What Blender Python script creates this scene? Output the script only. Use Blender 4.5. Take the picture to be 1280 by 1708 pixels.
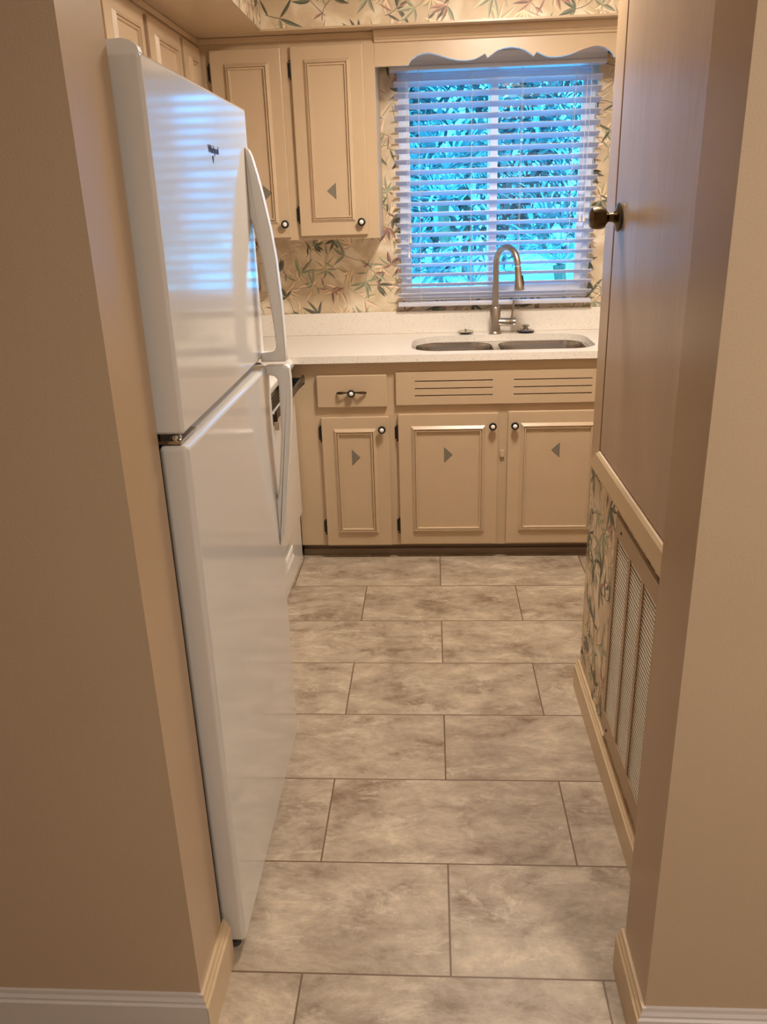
import bpy, bmesh, math, random
from mathutils import Vector, Matrix
PI = math.pi
scn = bpy.context.scene
for o in list(bpy.data.objects): bpy.data.objects.remove(o, do_unlink=True)
COL = scn.collection

# ------------------------------------------------------------------ camera
cd = bpy.data.cameras.new('camera'); cam = bpy.data.objects.new('camera', cd); COL.objects.link(cam)
R_ = Vector((0.99808457, 0.05397232, -0.03023553)); U_ = Vector((0.0094162, 0.35050879, 0.93651211)); F_ = Vector((-0.06114355, 0.93500298, -0.3493292))
M4 = Matrix((R_, U_, -F_)).transposed().to_4x4(); M4.translation = Vector((0, 0, 1.4825)); cam.matrix_world = M4
cd.sensor_fit = 'HORIZONTAL'; cd.sensor_width = 36; cd.lens = 1364.25/1280*36; cd.clip_start = .02; cd.clip_end = 300
scn.camera = cam
# ------------------------------------------------------------------ view, world, lamps
scn.view_settings.view_transform = 'Standard'; scn.view_settings.look = 'None'
scn.view_settings.exposure = 0.0; scn.view_settings.gamma = 1; scn.view_settings.use_curve_mapping = False
w = bpy.data.worlds.new('sky'); scn.world = w; w.use_nodes = True
bg = w.node_tree.nodes['Background']; bg.inputs[0].default_value = (.035, .40, 1.0, 1); bg.inputs[1].default_value = 8.0
def sun(energy, col, rot):
    l = bpy.data.lights.new('sun', 'SUN'); l.energy = energy; l.color = col; l.angle = .02
    o = bpy.data.objects.new('sun', l); COL.objects.link(o); o.rotation_euler = rot; return o
sun(12, (.05, .66, 1.0), (math.radians(48), 0, math.radians(20)))
def area(name, loc, size, power, col, rot=(0, 0, 0), shape='DISK'):
    l = bpy.data.lights.new(name, 'AREA'); l.energy = power; l.color = col; l.shape = shape; l.size = size
    o = bpy.data.objects.new(name, l); COL.objects.link(o); o.location = loc; o.rotation_euler = rot; return o
WARM = (1.0, .885, .765)
KL = (.30, 2.62); RL = (.95, -.22)
area('kitchen_lamp_light', (KL[0], KL[1], 2.335), .34, 35, WARM)
area('room_lamp_light', (RL[0], RL[1], 2.335), .30, 40, WARM)

# ------------------------------------------------------------------ materials
def lin(c): return tuple(((x/255)/12.92 if x/255 <= .04045 else ((x/255+.055)/1.055)**2.4) for x in c)
def mat(name, col, rough=.5, metal=0, spec=.5, noise=0, nscale=8, bump=0, bscale=60, coat=0, stretch=(1, 1, 1), emit=None):
    m = bpy.data.materials.new(name); m.use_nodes = True; nt = m.node_tree; b = nt.nodes['Principled BSDF']
    c = lin(col); b.inputs['Base Color'].default_value = (*c, 1)
    b.inputs['Roughness'].default_value = rough; b.inputs['Metallic'].default_value = metal
    b.inputs['Specular IOR Level'].default_value = spec; b.inputs['Coat Weight'].default_value = coat; b.inputs['Coat Roughness'].default_value = .05
    tc = nt.nodes.new('ShaderNodeTexCoord'); mp = nt.nodes.new('ShaderNodeMapping'); mp.inputs['Scale'].default_value = stretch
    nt.links.new(tc.outputs['Object'], mp.inputs[0])
    n = nt.nodes.new('ShaderNodeTexNoise'); n.inputs['Scale'].default_value = nscale; n.inputs['Detail'].default_value = 4
    nt.links.new(mp.outputs[0], n.inputs['Vector'])
    mx = nt.nodes.new('ShaderNodeMix'); mx.data_type = 'RGBA'
    k = noise if noise else .03
    mx.inputs[6].default_value = (*[max(0, x*(1-k)) for x in c], 1); mx.inputs[7].default_value = (*[min(1, x*(1+k)) for x in c], 1)
    nt.links.new(n.outputs[0], mx.inputs[0]); nt.links.new(mx.outputs[2], b.inputs['Base Color'])
    if bump:
        n2 = nt.nodes.new('ShaderNodeTexNoise'); n2.inputs['Scale'].default_value = bscale; nt.links.new(mp.outputs[0], n2.inputs['Vector'])
        bp = nt.nodes.new('ShaderNodeBump'); bp.inputs['Strength'].default_value = bump; bp.inputs['Distance'].default_value = .002
        nt.links.new(n2.outputs[0], bp.inputs['Height']); nt.links.new(bp.outputs[0], b.inputs['Normal'])
    if emit:
        b.inputs['Emission Color'].default_value = (*emit[0], 1); b.inputs['Emission Strength'].default_value = emit[1]
    return m
M = {}
M['cab'] = mat('cabinet_paint', (202, 178, 147), .3, noise=.05, nscale=14, bump=.12, bscale=220)
M['jamb'] = mat('jamb_paint', (180, 153, 122), .30, noise=.04, nscale=5, bump=.1, bscale=60)
M['trimp'] = mat('trim_paint', (205, 180, 145), .32, noise=.05, nscale=10, bump=.1, bscale=120)
M['wall'] = mat('wall_paint', (185, 163, 137), .75, noise=.04, nscale=4, bump=.25, bscale=300)
M['wtrim'] = mat('white_trim_paint', (205, 198, 195), .45, noise=.03)
M['ceil'] = mat('ceiling_paint', (225, 215, 198), .9, bump=.2, bscale=150)
M['doorp'] = mat('pantry_door_paint', (170, 146, 124), .33, noise=.22, nscale=5, bump=.35, bscale=22, stretch=(1.3, 1.3, .3))
M['fridge'] = mat('white_enamel', (216, 212, 207), .095, noise=.01, bump=.02, bscale=30, spec=.65)
M['handle'] = mat('white_plastic', (228, 226, 222), .3, noise=.01)
M['gasket'] = mat('grey_gasket', (60, 60, 62), .7)
M['chrome'] = mat('polished_steel', (200, 195, 185), .2, metal=1)
M['steel'] = mat('brushed_steel', (190, 182, 172), .3, metal=1, noise=.08, nscale=60, stretch=(1, 1, 12))
M['sink'] = mat('sink_steel', (205, 200, 194), .2, metal=1, noise=.05, nscale=60, stretch=(1, 12, 12))
M['black'] = mat('black_enamel', (16, 15, 15), .2)
M['blackm'] = mat('black_iron', (22, 19, 17), .45)
M['dark'] = mat('dark_recess', (28, 22, 18), .9)
M['brass'] = mat('aged_brass', (96, 82, 60), .33, metal=1, noise=.3, nscale=30)
M['ceramic'] = mat('white_ceramic', (245, 243, 238), .12, coat=.5)
M['grey_tri'] = mat('grey_green_paint', (124, 118, 106), .5, noise=.06, nscale=60)
M['blind'] = mat('blind_slat_white', (212, 214, 228), .4, noise=.02)
M['vinyl'] = mat('window_vinyl', (235, 235, 238), .35)
M['cord'] = mat('white_cord', (235, 232, 228), .7)
M['louver'] = mat('vent_enamel', (238, 228, 210), .35)
M['ventf'] = mat('vent_frame_enamel', (172, 146, 116), .4)
M['outlet'] = mat('outlet_plastic', (220, 208, 188), .35)
M['toe'] = mat('toe_kick_and_gap_brown', (140, 122, 104), .5, noise=.1)  # toe kick brown, also the painted shade behind the grille louvers
M['hood'] = mat('range_white', (236, 234, 228), .16, noise=.01, coat=.3)
M['lamp'] = mat('lamp_diffuser', (250, 240, 220), .4, emit=((1, .82, .6), 3.0))
M['logo'] = mat('logo_blue', (40, 52, 100), .4)
M['concrete'] = mat('concrete_paving', (232, 232, 228), .8, noise=.12, nscale=1.5)
M['trunk'] = mat('palm_trunk', (110, 90, 70), .9, noise=.3, nscale=10)
M['leafA'] = mat('palm_leaf', (128, 134, 128), .7, noise=.5, nscale=3)
M['leafB'] = mat('shrub_leaf', (148, 154, 148), .8, noise=.6, nscale=4)
M['leafC'] = mat('dark_leaf', (108, 116, 110), .8, noise=.5, nscale=4)
M['stucco'] = mat('pale_stucco', (225, 225, 220), .85, noise=.06)
M['orange'] = mat('indicator_amber', (190, 110, 60), .4)

def quartz():
    m = mat('white_quartz', (236, 230, 218), .16); nt = m.node_tree; b = nt.nodes['Principled BSDF']
    tc = nt.nodes.new('ShaderNodeTexCoord'); v = nt.nodes.new('ShaderNodeTexNoise'); v.inputs['Scale'].default_value = 170; v.inputs['Detail'].default_value = 3
    nt.links.new(tc.outputs['Object'], v.inputs['Vector'])
    r = nt.nodes.new('ShaderNodeValToRGB'); e = r.color_ramp.elements
    e[0].position = .30; e[0].color = (*lin((214, 200, 178)), 1); e[1].position = .40; e[1].color = (*lin((244, 238, 228)), 1)
    nt.links.new(v.outputs[0], r.inputs[0]); nt.links.new(r.outputs[0], b.inputs['Base Color']); return m
M['quartz'] = quartz()

def tile():
    m = bpy.data.materials.new('stone_tile'); m.use_nodes = True; nt = m.node_tree; b = nt.nodes['Principled BSDF']; L = nt.links.new
    tc = nt.nodes.new('ShaderNodeTexCoord'); mp = nt.nodes.new('ShaderNodeMapping'); mp.inputs['Location'].default_value = (-.0265+.3073, -1.2416, 0)
    L(tc.outputs['Object'], mp.inputs[0])
    br = nt.nodes.new('ShaderNodeTexBrick'); br.inputs['Scale'].default_value = 1; br.inputs['Brick Width'].default_value = .6146; br.inputs['Row Height'].default_value = .3073
    br.inputs['Mortar Size'].default_value = .0021; br.inputs['Mortar Smooth'].default_value = .1; br.offset = .5; br.offset_frequency = 2
    br.inputs['Color1'].default_value = (0, 0, 0, 1); br.inputs['Color2'].default_value = (1, 1, 1, 1); br.inputs['Mortar'].default_value = (.5, .5, .5, 1)
    L(mp.outputs[0], br.inputs['Vector'])
    ms = nt.nodes.new('ShaderNodeVectorMath'); ms.operation = 'MULTIPLY_ADD'; L(br.outputs['Color'], ms.inputs[0]); ms.inputs[1].default_value = (7, 11, 5); L(tc.outputs['Object'], ms.inputs[2])
    m2 = nt.nodes.new('ShaderNodeMapping'); m2.inputs['Scale'].default_value = (.75, 1.35, 1); L(ms.outputs[0], m2.inputs[0])
    n1 = nt.nodes.new('ShaderNodeTexNoise'); n1.inputs['Scale'].default_value = 7.5; n1.inputs['Detail'].default_value = 12; n1.inputs['Roughness'].default_value = .76; n1.inputs['Distortion'].default_value = .25; L(m2.outputs[0], n1.inputs['Vector'])
    r = nt.nodes.new('ShaderNodeValToRGB'); el = r.color_ramp.elements
    el[0].position = .34; el[0].color = (*lin((128, 106, 86)), 1); el[1].position = .68; el[1].color = (*lin((212, 194, 168)), 1)
    e = el.new(.45); e.color = (*lin((163, 146, 126)), 1); e = el.new(.56); e.color = (*lin((182, 166, 145)), 1)
    L(n1.outputs[0], r.inputs[0])
    n2 = nt.nodes.new('ShaderNodeTexNoise'); n2.inputs['Scale'].default_value = 8; n2.inputs['Detail'].default_value = 12; n2.inputs['Roughness'].default_value = .8; n2.inputs['Distortion'].default_value = .5; L(m2.outputs[0], n2.inputs['Vector'])
    r2 = nt.nodes.new('ShaderNodeValToRGB'); r2.color_ramp.elements[0].position = .54; r2.color_ramp.elements[1].position = .62
    L(n2.outputs[0], r2.inputs[0])
    mx = nt.nodes.new('ShaderNodeMix'); mx.data_type = 'RGBA'; ml = nt.nodes.new('ShaderNodeMath'); ml.operation = 'MULTIPLY'; ml.inputs[1].default_value = .5
    L(r2.outputs[0], ml.inputs[0]); L(ml.outputs[0], mx.inputs[0]); L(r.outputs[0], mx.inputs[6]); mx.inputs[7].default_value = (*lin((220, 206, 184)), 1)
    mg = nt.nodes.new('ShaderNodeMix'); mg.data_type = 'RGBA'; L(br.outputs['Fac'], mg.inputs[0]); L(mx.outputs[2], mg.inputs[6]); mg.inputs[7].default_value = (*lin((112, 90, 68)), 1)
    L(mg.outputs[2], b.inputs['Base Color']); b.inputs['Roughness'].default_value = .42; b.inputs['Specular IOR Level'].default_value = .35
    inv = nt.nodes.new('ShaderNodeMath'); inv.operation = 'MULTIPLY_ADD'; inv.inputs[1].default_value = -1; L(br.outputs['Fac'], inv.inputs[0])
    s = nt.nodes.new('ShaderNodeMath'); s.operation = 'MULTIPLY'; s.inputs[1].default_value = .25; L(n1.outputs[0], s.inputs[0]); L(s.outputs[0], inv.inputs[2])
    bp = nt.nodes.new('ShaderNodeBump'); bp.inputs['Strength'].default_value = .5; bp.inputs['Distance'].default_value = .003; L(inv.outputs[0], bp.inputs['Height']); L(bp.outputs[0], b.inputs['Normal'])
    return m
M['tile'] = tile()

def wallpaper():
    m = bpy.data.materials.new('wallpaper_ground'); m.use_nodes = True; nt = m.node_tree; b = nt.nodes['Principled BSDF']; L = nt.links.new
    tc = nt.nodes.new('ShaderNodeTexCoord'); n = nt.nodes.new('ShaderNodeTexNoise'); n.inputs['Scale'].default_value = 7; n.inputs['Detail'].default_value = 5; n.inputs['Distortion'].default_value = .8
    L(tc.outputs['Object'], n.inputs['Vector'])
    r = nt.nodes.new('ShaderNodeValToRGB'); el = r.color_ramp.elements
    el[0].position = .32; el[0].color = (*lin((204, 182, 152)), 1); el[1].position = .66; el[1].color = (*lin((240, 226, 202)), 1)
    e = el.new(.5); e.color = (*lin((218, 198, 166)), 1)
    L(n.outputs[0], r.inputs[0]); L(r.outputs[0], b.inputs['Base Color']); b.inputs['Roughness'].default_value = .5
    m2 = bpy.data.materials.new('wallpaper_leaves'); m2.use_nodes = True; nt = m2.node_tree; b = nt.nodes['Principled BSDF']
    a = nt.nodes.new('ShaderNodeVertexColor'); a.layer_name = 'leaf'
    nt.links.new(a.outputs[0], b.inputs['Base Color']); b.inputs['Roughness'].default_value = .5
    return m, m2
M['paper'], M['leafp'] = wallpaper()

def glassmat():
    m = bpy.data.materials.new('window_glass'); m.use_nodes = True; nt = m.node_tree; nt.nodes.remove(nt.nodes['Principled BSDF'])
    t = nt.nodes.new('ShaderNodeBsdfTransparent'); g = nt.nodes.new('ShaderNodeBsdfGlossy'); g.inputs['Roughness'].default_value = .02
    f = nt.nodes.new('ShaderNodeFresnel'); f.inputs[0].default_value = 1.45; mx = nt.nodes.new('ShaderNodeMixShader')
    nt.links.new(f.outputs[0], mx.inputs[0]); nt.links.new(t.outputs[0], mx.inputs[1]); nt.links.new(g.outputs[0], mx.inputs[2])
    nt.links.new(mx.outputs[0], nt.nodes['Material Output'].inputs[0]); return m
M['glass'] = glassmat()

# ------------------------------------------------------------------ helpers
def box(bm, x0, x1, y0, y1, z0, z1, bev=0, seg=2, mi=0):
    r = bmesh.ops.create_cube(bm, size=1); vs = r['verts']
    for v in vs:
        v.co = Vector((x0 if v.co.x < 0 else x1, y0 if v.co.y < 0 else y1, z0 if v.co.z < 0 else z1))
    es = set(e for v in vs for e in v.link_edges); fs = set(f for v in vs for f in v.link_faces)
    for f in fs: f.material_index = mi
    if bev: bmesh.ops.bevel(bm, geom=list(es), offset=bev, segments=seg, affect='EDGES', profile=.5)
    return bm
def B(*a, **k): return box(bmesh.new(), *a, **k)
def basis(d):
    d = d.normalized(); a = Vector((0, 0, 1)) if abs(d.z) < .9 else Vector((1, 0, 0)); u = d.cross(a).normalized(); return u, d.cross(u).normalized()
def tube(bm, pts, rad, n=12, cap=True):
    pts = [Vector(p) for p in pts]; rads = rad if isinstance(rad, (list, tuple)) else [rad]*len(pts)
    rings = []; u = None
    for i, p in enumerate(pts):
        d = (pts[min(i+1, len(pts)-1)]-pts[max(i-1, 0)])
        if u is None: u, v = basis(d)
        else:
            d = d.normalized(); u = (u-d*u.dot(d)).normalized(); v = d.cross(u)
        rings.append([bm.verts.new(p+(u*math.cos(2*PI*k/n)+v*math.sin(2*PI*k/n))*rads[i]) for k in range(n)])
    for a, b in zip(rings, rings[1:]):
        for k in range(n): bm.faces.new((a[k], a[(k+1) % n], b[(k+1) % n], b[k]))
    if cap:
        bm.faces.new(rings[0][::-1]); bm.faces.new(rings[-1])
    bmesh.ops.recalc_face_normals(bm, faces=bm.faces[:]); return bm
def lathe(bm, prof, c, axis=(0, 0, 1), n=24, sq=1.0):
    ax = Vector(axis).normalized(); u, v = basis(ax); c = Vector(c); rings = []
    for r, h in prof:
        rings.append([bm.verts.new(c+ax*h+(u*math.cos(2*PI*k/n)+v*math.sin(2*PI*k/n)*sq)*max(r, 1e-5)) for k in range(n)])
    for a, b in zip(rings, rings[1:]):
        for k in range(n): bm.faces.new((a[k], a[(k+1) % n], b[(k+1) % n], b[k]))
    bm.faces.new(rings[0][::-1]); bm.faces.new(rings[-1]); bmesh.ops.recalc_face_normals(bm, faces=bm.faces[:]); return bm
def prism(bm, pts, f0, f1):
    """pts 2-D outline; f0/f1 map (a,b) to 3-D on the two end faces"""
    A = [bm.verts.new(f0(*p)) for p in pts]; C = [bm.verts.new(f1(*p)) for p in pts]
    bm.faces.new(A[::-1]); bm.faces.new(C); n = len(pts)
    for i in range(n): bm.faces.new((A[i], A[(i+1) % n], C[(i+1) % n], C[i]))
    bmesh.ops.recalc_face_normals(bm, faces=bm.faces[:]); return bm
def obj(name, bm, m, parent=None, base=None, smooth=False, label=None, mats=None):
    base = Vector(base) if base is not None else Vector((0, 0, 0))
    if base.length: bmesh.ops.translate(bm, verts=bm.verts[:], vec=-base)
    me = bpy.data.meshes.new(name); bm.to_mesh(me); bm.free()
    for k in (mats or [m]): me.materials.append(k)
    if smooth:
        for p in me.polygons: p.use_smooth = True
        try: me.set_sharp_from_angle(angle=math.radians(35))
        except Exception: pass
    o = bpy.data.objects.new(name, me); COL.objects.link(o)
    if smooth == 'wn':
        wm = o.modifiers.new('weighted_normal', 'WEIGHTED_NORMAL'); wm.weight = 100; wm.keep_sharp = True
    if parent is not None: o.parent = parent
    else: o.location = base
    if label: o['label'] = label
    return o
def thing(name, label, cat, loc, group=None, kind=None):
    o = bpy.data.objects.new(name, None); COL.objects.link(o); o.location = loc; o.empty_display_size = .05
    if label: o['label'] = label; o['category'] = cat
    if group: o['group'] = group
    if kind: o['kind'] = kind
    o['_b'] = list(loc); return o
def part(name, bm, m, root, **k):
    """bm in world axes, root unrotated thing or part of such a thing"""
    r = root
    while r.parent: r = r.parent
    b = tuple(r.location)
    o = obj(name, bm, m, root, base=b, **k); return o
def struct(name, bm, m, mats=None, label=None):
    o = obj(name, bm, m, mats=mats); o['kind'] = 'structure'; o['label'] = label or name.replace('_', ' '); o['category'] = name.split('_')[0]; return o
def tag(o, label, cat, group=None, kind=None):
    o['label'] = label; o['category'] = cat
    if group: o['group'] = group
    if kind: o['kind'] = kind
    return o

# ------------------------------------------------------------------ wallpaper leaves
LEAFCOL = {'dk': [(84, 86, 72), (98, 102, 86), (92, 90, 80)], 'sg': [(146, 147, 122), (160, 158, 132), (134, 136, 114)],
           'mv': [(148, 116, 102), (128, 100, 90), (166, 134, 116)], 'pl': [(196, 176, 146), (184, 170, 138), (202, 180, 156)]}
def clip(poly, rc):
    x0, x1, y0, y1 = rc
    for ax, lim, sgn in ((0, x0, 1), (0, x1, -1), (1, y0, 1), (1, y1, -1)):
        out = []
        for i in range(len(poly)):
            a, b = poly[i-1], poly[i]; ia = (a[ax]-lim)*sgn >= 0; ib = (b[ax]-lim)*sgn >= 0
            if ia != ib:
                t = (lim-a[ax])/(b[ax]-a[ax]); out.append((a[0]+(b[0]-a[0])*t, a[1]+(b[1]-a[1])*t))
            if ib: out.append(b)
        poly = out
        if len(poly) < 3: return []
    return poly
class Paper:
    def __init__(s, seed, W, H, step=.115):
        s.r = random.Random(seed); s.polys = []
        n = int(W/step)+2; m = int(H/step)+2
        cells = [(i, j) for i in range(-1, n) for j in range(-1, m)]; s.r.shuffle(cells)
        for lay in ('pl', 'main'):
            for i, j in cells:
                x = (i+.5+s.r.uniform(-.42, .42)+(.5 if j % 2 else 0))*step; y = (j+.5+s.r.uniform(-.42, .42))*step
                if lay == 'pl':
                    if s.r.random() < .8: s.sprig(x, y, 'pl', 1.15)
                else:
                    q = s.r.random(); s.sprig(x, y, 'dk' if q < .38 else 'sg' if q < .70 else 'mv' if q < .86 else 'mix', 1)
    def leaf(s, x, y, a, L, Wd, kind):
        c = s.r.choice(LEAFCOL[kind]); bend = s.r.uniform(-.5, .5); n = 6; px, py = x, y; mid = []; ang = a
        for k in range(n+1):
            mid.append((px, py, ang)); ang += bend/n; px += math.cos(ang)*L/n; py += math.sin(ang)*L/n
        for side, sh in ((1, 1.0), (-1, 1.28)):
            pts = [(m_[0], m_[1]) for m_ in mid]; ed = []
            for k, (mx, my, ma) in enumerate(mid):
                t = k/n; wv = Wd*math.sin(PI*t**.75)*.5*side; ed.append((mx-math.sin(ma)*wv, my+math.cos(ma)*wv))
            col = tuple(min(255, v*sh) for v in c)
            for k in range(n): s.polys.append(([pts[k], pts[k+1], ed[k+1], ed[k]], col))
    def sprig(s, x, y, kind, sc):
        r = s.r; a = r.uniform(0, 2*PI); n = r.choice((3, 4, 5, 6)); L = r.uniform(.055, .088)*sc
        ks = lambda: (r.choice(('dk', 'mv', 'sg')) if kind == 'mix' else (kind if r.random() < .85 else ('sg' if kind != 'pl' else 'pl')))
        # stem
        sl = r.uniform(.05, .11); ang = a+PI+r.uniform(-.3, .3); px, py = x, y; sc_ = LEAFCOL[ks()][0]; bend = r.uniform(-.25, .25)
        for k in range(5):
            qx = px+math.cos(ang)*sl/5; qy = py+math.sin(ang)*sl/5; nx, ny = -math.sin(ang)*.0010, math.cos(ang)*.0010
            s.polys.append(([(px+nx, py+ny), (px-nx, py-ny), (qx-nx, qy-ny), (qx+nx, qy+ny)], sc_)); px, py = qx, qy; ang += bend
            if k in (1, 3) and r.random() < .75: s.leaf(px, py, ang+r.choice((-1, 1))*r.uniform(.6, 1.1)+PI*(r.random() < .6), L*r.uniform(.5, .85), .009*sc, ks())
        for k in range(n):
            t = (k-(n-1)/2)/max(1, n-1); s.leaf(x, y, a+t*r.uniform(1.8, 2.9)+r.uniform(-.15, .15), L*r.uniform(.6, 1.1), r.uniform(.0105, .0175)*sc, ks())
    def emit(s, bm, f, rects):
        cl = bm.loops.layers.color.get('leaf') or bm.loops.layers.color.new('leaf'); d = 0
        for pts, col in s.polys:
            d += 1
            for rc in rects:
                q = clip(pts, rc)
                if len(q) < 3: continue
                off = .0003+.0009*d/len(s.polys)
                try: fc = bm.faces.new([bm.verts.new(f(u, v, off)) for u, v in q])
                except ValueError: continue
                fc.material_index = 1
                for lp in fc.loops: lp[cl] = (*[(c/255) for c in col], 1)
PAPER = [M['paper'], M['leafp']]

# ------------------------------------------------------------------ structure
YP0, YP1 = 1.10, 1.26      # partition
XL, XR = -.445, .375       # opening
YB = 3.97; XKL, XKR = -1.25, .98; XW = .465; YE = 2.32
H = 2.44; SZ = 2.13; SX, SY = -.643, 3.55
struct('floor', B(-2.2, 2.2, -2.2, YB+.15, -.06, 0), M['tile'])
struct('ceiling', B(-2.2, 2.2, -2.2, YB+.15, H, H+.1), M['ceil'])
bm = bmesh.new()
def front_split(bm):
    for f in bm.faces:
        if f.normal.y < -.5: f.material_index = 1
for nm, x0, x1, z0 in (('wall_front_left', -2.1, XL, 0), ('wall_front_right', XR, 2.1, 0), ('wall_front_top', XL, XR, 2.06)):
    bm = B(x0, x1, YP0, YP1, z0, H); bmesh.ops.recalc_face_normals(bm, faces=bm.faces[:]); front_split(bm)
    struct(nm, bm, None, mats=[M['jamb'], M['wall']])
struct('wall_hall_left', B(-2.2, -2.1, -2.2, YP0, 0, H), M['wall'])
struct('wall_hall_right', B(2.1, 2.2, -2.2, YP0, 0, H), M['wall'])
struct('wall_hall_rear', B(-2.1, 2.1, -2.2, -2.1, 0, H), M['wall'])
struct('wall_left', B(XKL-.1, XKL, YP1, YB+.15, 0, H), M['wall'])
struct('wall_right', B(XKR, XKR+.1, YP1, YB+.15, 0, H), M['wall'])
# window wall with opening
WX0, WX1, WZ0, WZ1 = -.140, .722, 1.065, 2.045
bm = bmesh.new()
for a in ((XKL, WX0, 0, H), (WX1, XKR, 0, H), (WX0, WX1, 0, WZ0), (WX0, WX1, WZ1, H)): box(bm, a[0], a[1], YB, YB+.15, a[2], a[3])
Paper(11, XKR-XKL, 1.3).emit(bm, lambda u, v, o: Vector((XKL+u, YB-o, .95+v)), [(0, .30, .05, .42), (.30, WX0-XKL, .05, .42), (1.03, WX0-XKL, .42, 1.2), (WX1-XKL, XKR-XKL, .05, 1.2), (WX0-XKL, WX1-XKL, .05, WZ0-.95)])
struct('wall_back', bm, None, mats=PAPER)
# closet walls on the right (papered under the pantry door)
bm = bmesh.new(); box(bm, XW, XW+.1, YP1, YE, 0, H); Paper(23, YE-YP1, .8, .10).emit(bm, lambda u, v, o: Vector((XW-o, YP1+u, v)), [(0, YE-YP1, .09, .80)])
struct('wall_pantry', bm, None, mats=PAPER)
struct('wall_pantry_end', B(XW+.1, XKR, YE-.1, YE, 0, H), M['wall'])
# dropped soffits
bm = B(XKL, SX, YP1, YB, SZ, H); bmesh.ops.recalc_face_normals(bm, faces=bm.faces[:])
for f in bm.faces: f.material_index = 2 if f.normal.z < -.5 else 0
Paper(5, 2.3, .31).emit(bm, lambda u, v, o: Vector((SX+o, YP1+u, SZ+v)), [(0, SY-YP1, 0, .31)])
struct('wall_soffit_left', bm, None, mats=PAPER+[M['cab']])
bm = B(SX, XKR, SY, YB, SZ, H); bmesh.ops.recalc_face_normals(bm, faces=bm.faces[:])
for f in bm.faces: f.material_index = 2 if f.normal.z < -.5 else 0
Paper(8, 1.7, .31).emit(bm, lambda u, v, o: Vector((SX+u, SY-o, SZ+v)), [(0, XKR-SX, 0, .31)])
struct('wall_soffit_back', bm, None, mats=PAPER+[M['cab']])

# baseboards
def base_prof(h, t): return [(0, 0), (t, 0), (t, h*.80), (t*.72, h*.83), (t*.72, h*.88), (t*.45, h*.93), (t*.4, h), (0, h)]
def baseboard(name, p0, p1, nrm, h, t, m, m0=0, m1=0, label=None):
    p0 = Vector((*p0, 0)); p1 = Vector((*p1, 0)); nrm = Vector((*nrm, 0)); d = (p1-p0).normalized()
    bm = prism(bmesh.new(), base_prof(h, t), lambda a, z: p0+nrm*a-d*a*m0+Vector((0, 0, z)), lambda a, z: p1+nrm*a+d*a*m1+Vector((0, 0, z)))
    return struct(name, bm, m, label=label)
baseboard('baseboard_front_left', (-2.1, YP0), (XL, YP0), (0, -1), .113, .014, M['wtrim'], 0, 1)
baseboard('baseboard_front_right', (XR, YP0), (2.1, YP0), (0, -1), .110, .014, M['wtrim'], 1, 0)
baseboard('baseboard_jamb_left', (XL, YP0), (XL, YP1+.012), (1, 0), .110, .0155, M['trimp'], 1, 0)
baseboard('baseboard_jamb_right', (XR, YP0), (XR, YP1+.012), (-1, 0), .108, .0155, M['trimp'], 1, 0)
baseboard('baseboard_pantry', (XW, YP1), (XW, YE+.012), (-1, 0), .098, .0155, M['trimp'], 0, 0)

# pantry door, its casing, knob
d1 = thing('door_1', 'taupe painted pantry door above the papered wall on the right', 'door', (XW, 1.28, .84), kind='structure')
part('door_slab', B(XW-.0055, XW+.03, 1.27, 2.196, .838, 2.05, bev=.002), M['doorp'], d1)
kb = thing('k', None, None, (0, 0, 0)); bpy.data.objects.remove(kb)
ky, kz = 2.135, 1.442
knob = part('door_knob', lathe(bmesh.new(), [(.033, .009), (.034, .012), (.031, .015), (.016, .019), (.011, .024), (.010, .034), (.0135, .038), (.022, .043), (.026, .052), (.0265, .064), (.0245, .074), (.019, .079), (.006, .081)], (XW, ky, kz), (-1, 0, 0), 28), M['brass'], d1, smooth=True, label='aged brass round knob with a neck')
part('lock_plate', lathe(bmesh.new(), [(.033, .0095), (.0335, .0115), (.031, .0135)], (XW, ky, kz), (-1, 0, 0), 28), M['chrome'], knob, smooth=True)
cs = thing('trim_1', 'beige mitred casing around the pantry door', 'trim', (XW, 2.2, .76), kind='structure')
T1 = .013
bm = bmesh.new()
prism(bm, [(XW, 2.205), (XW-.006, 2.205), (XW-.0065, 2.212), (XW-.0085, YE-.022), (XW-.004, YE-.004), (XW, YE-.004)], lambda x, y: Vector((x, y, .764+(YE-y)/.115*.068)), lambda x, y: Vector((x, y, 2.12-(YE-y)*.5)))
part('casing_upright', bm, M['jamb'], cs)
bm = bmesh.new()
pr = [(0, .764), (T1*.8, .764), (T1, .772), (T1, .822), (T1*.7, .832), (0, .835)]
prism(bm, pr, lambda a, z: Vector((XW-a, YP1, z)), lambda a, z: Vector((XW-a, YE-.004-(z-.764)/.068*.115, z)))
part('casing_sill', bm, M['trimp'], cs)
struct('trim_gap_shade', B(XW-.003, XW+.001, 2.196, 2.205, .835, 2.06), M['dark'], label='dark strip standing in for the shaded gap between pantry door and casing')  # thin dark strip set in the gap to stand for its shade

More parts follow.
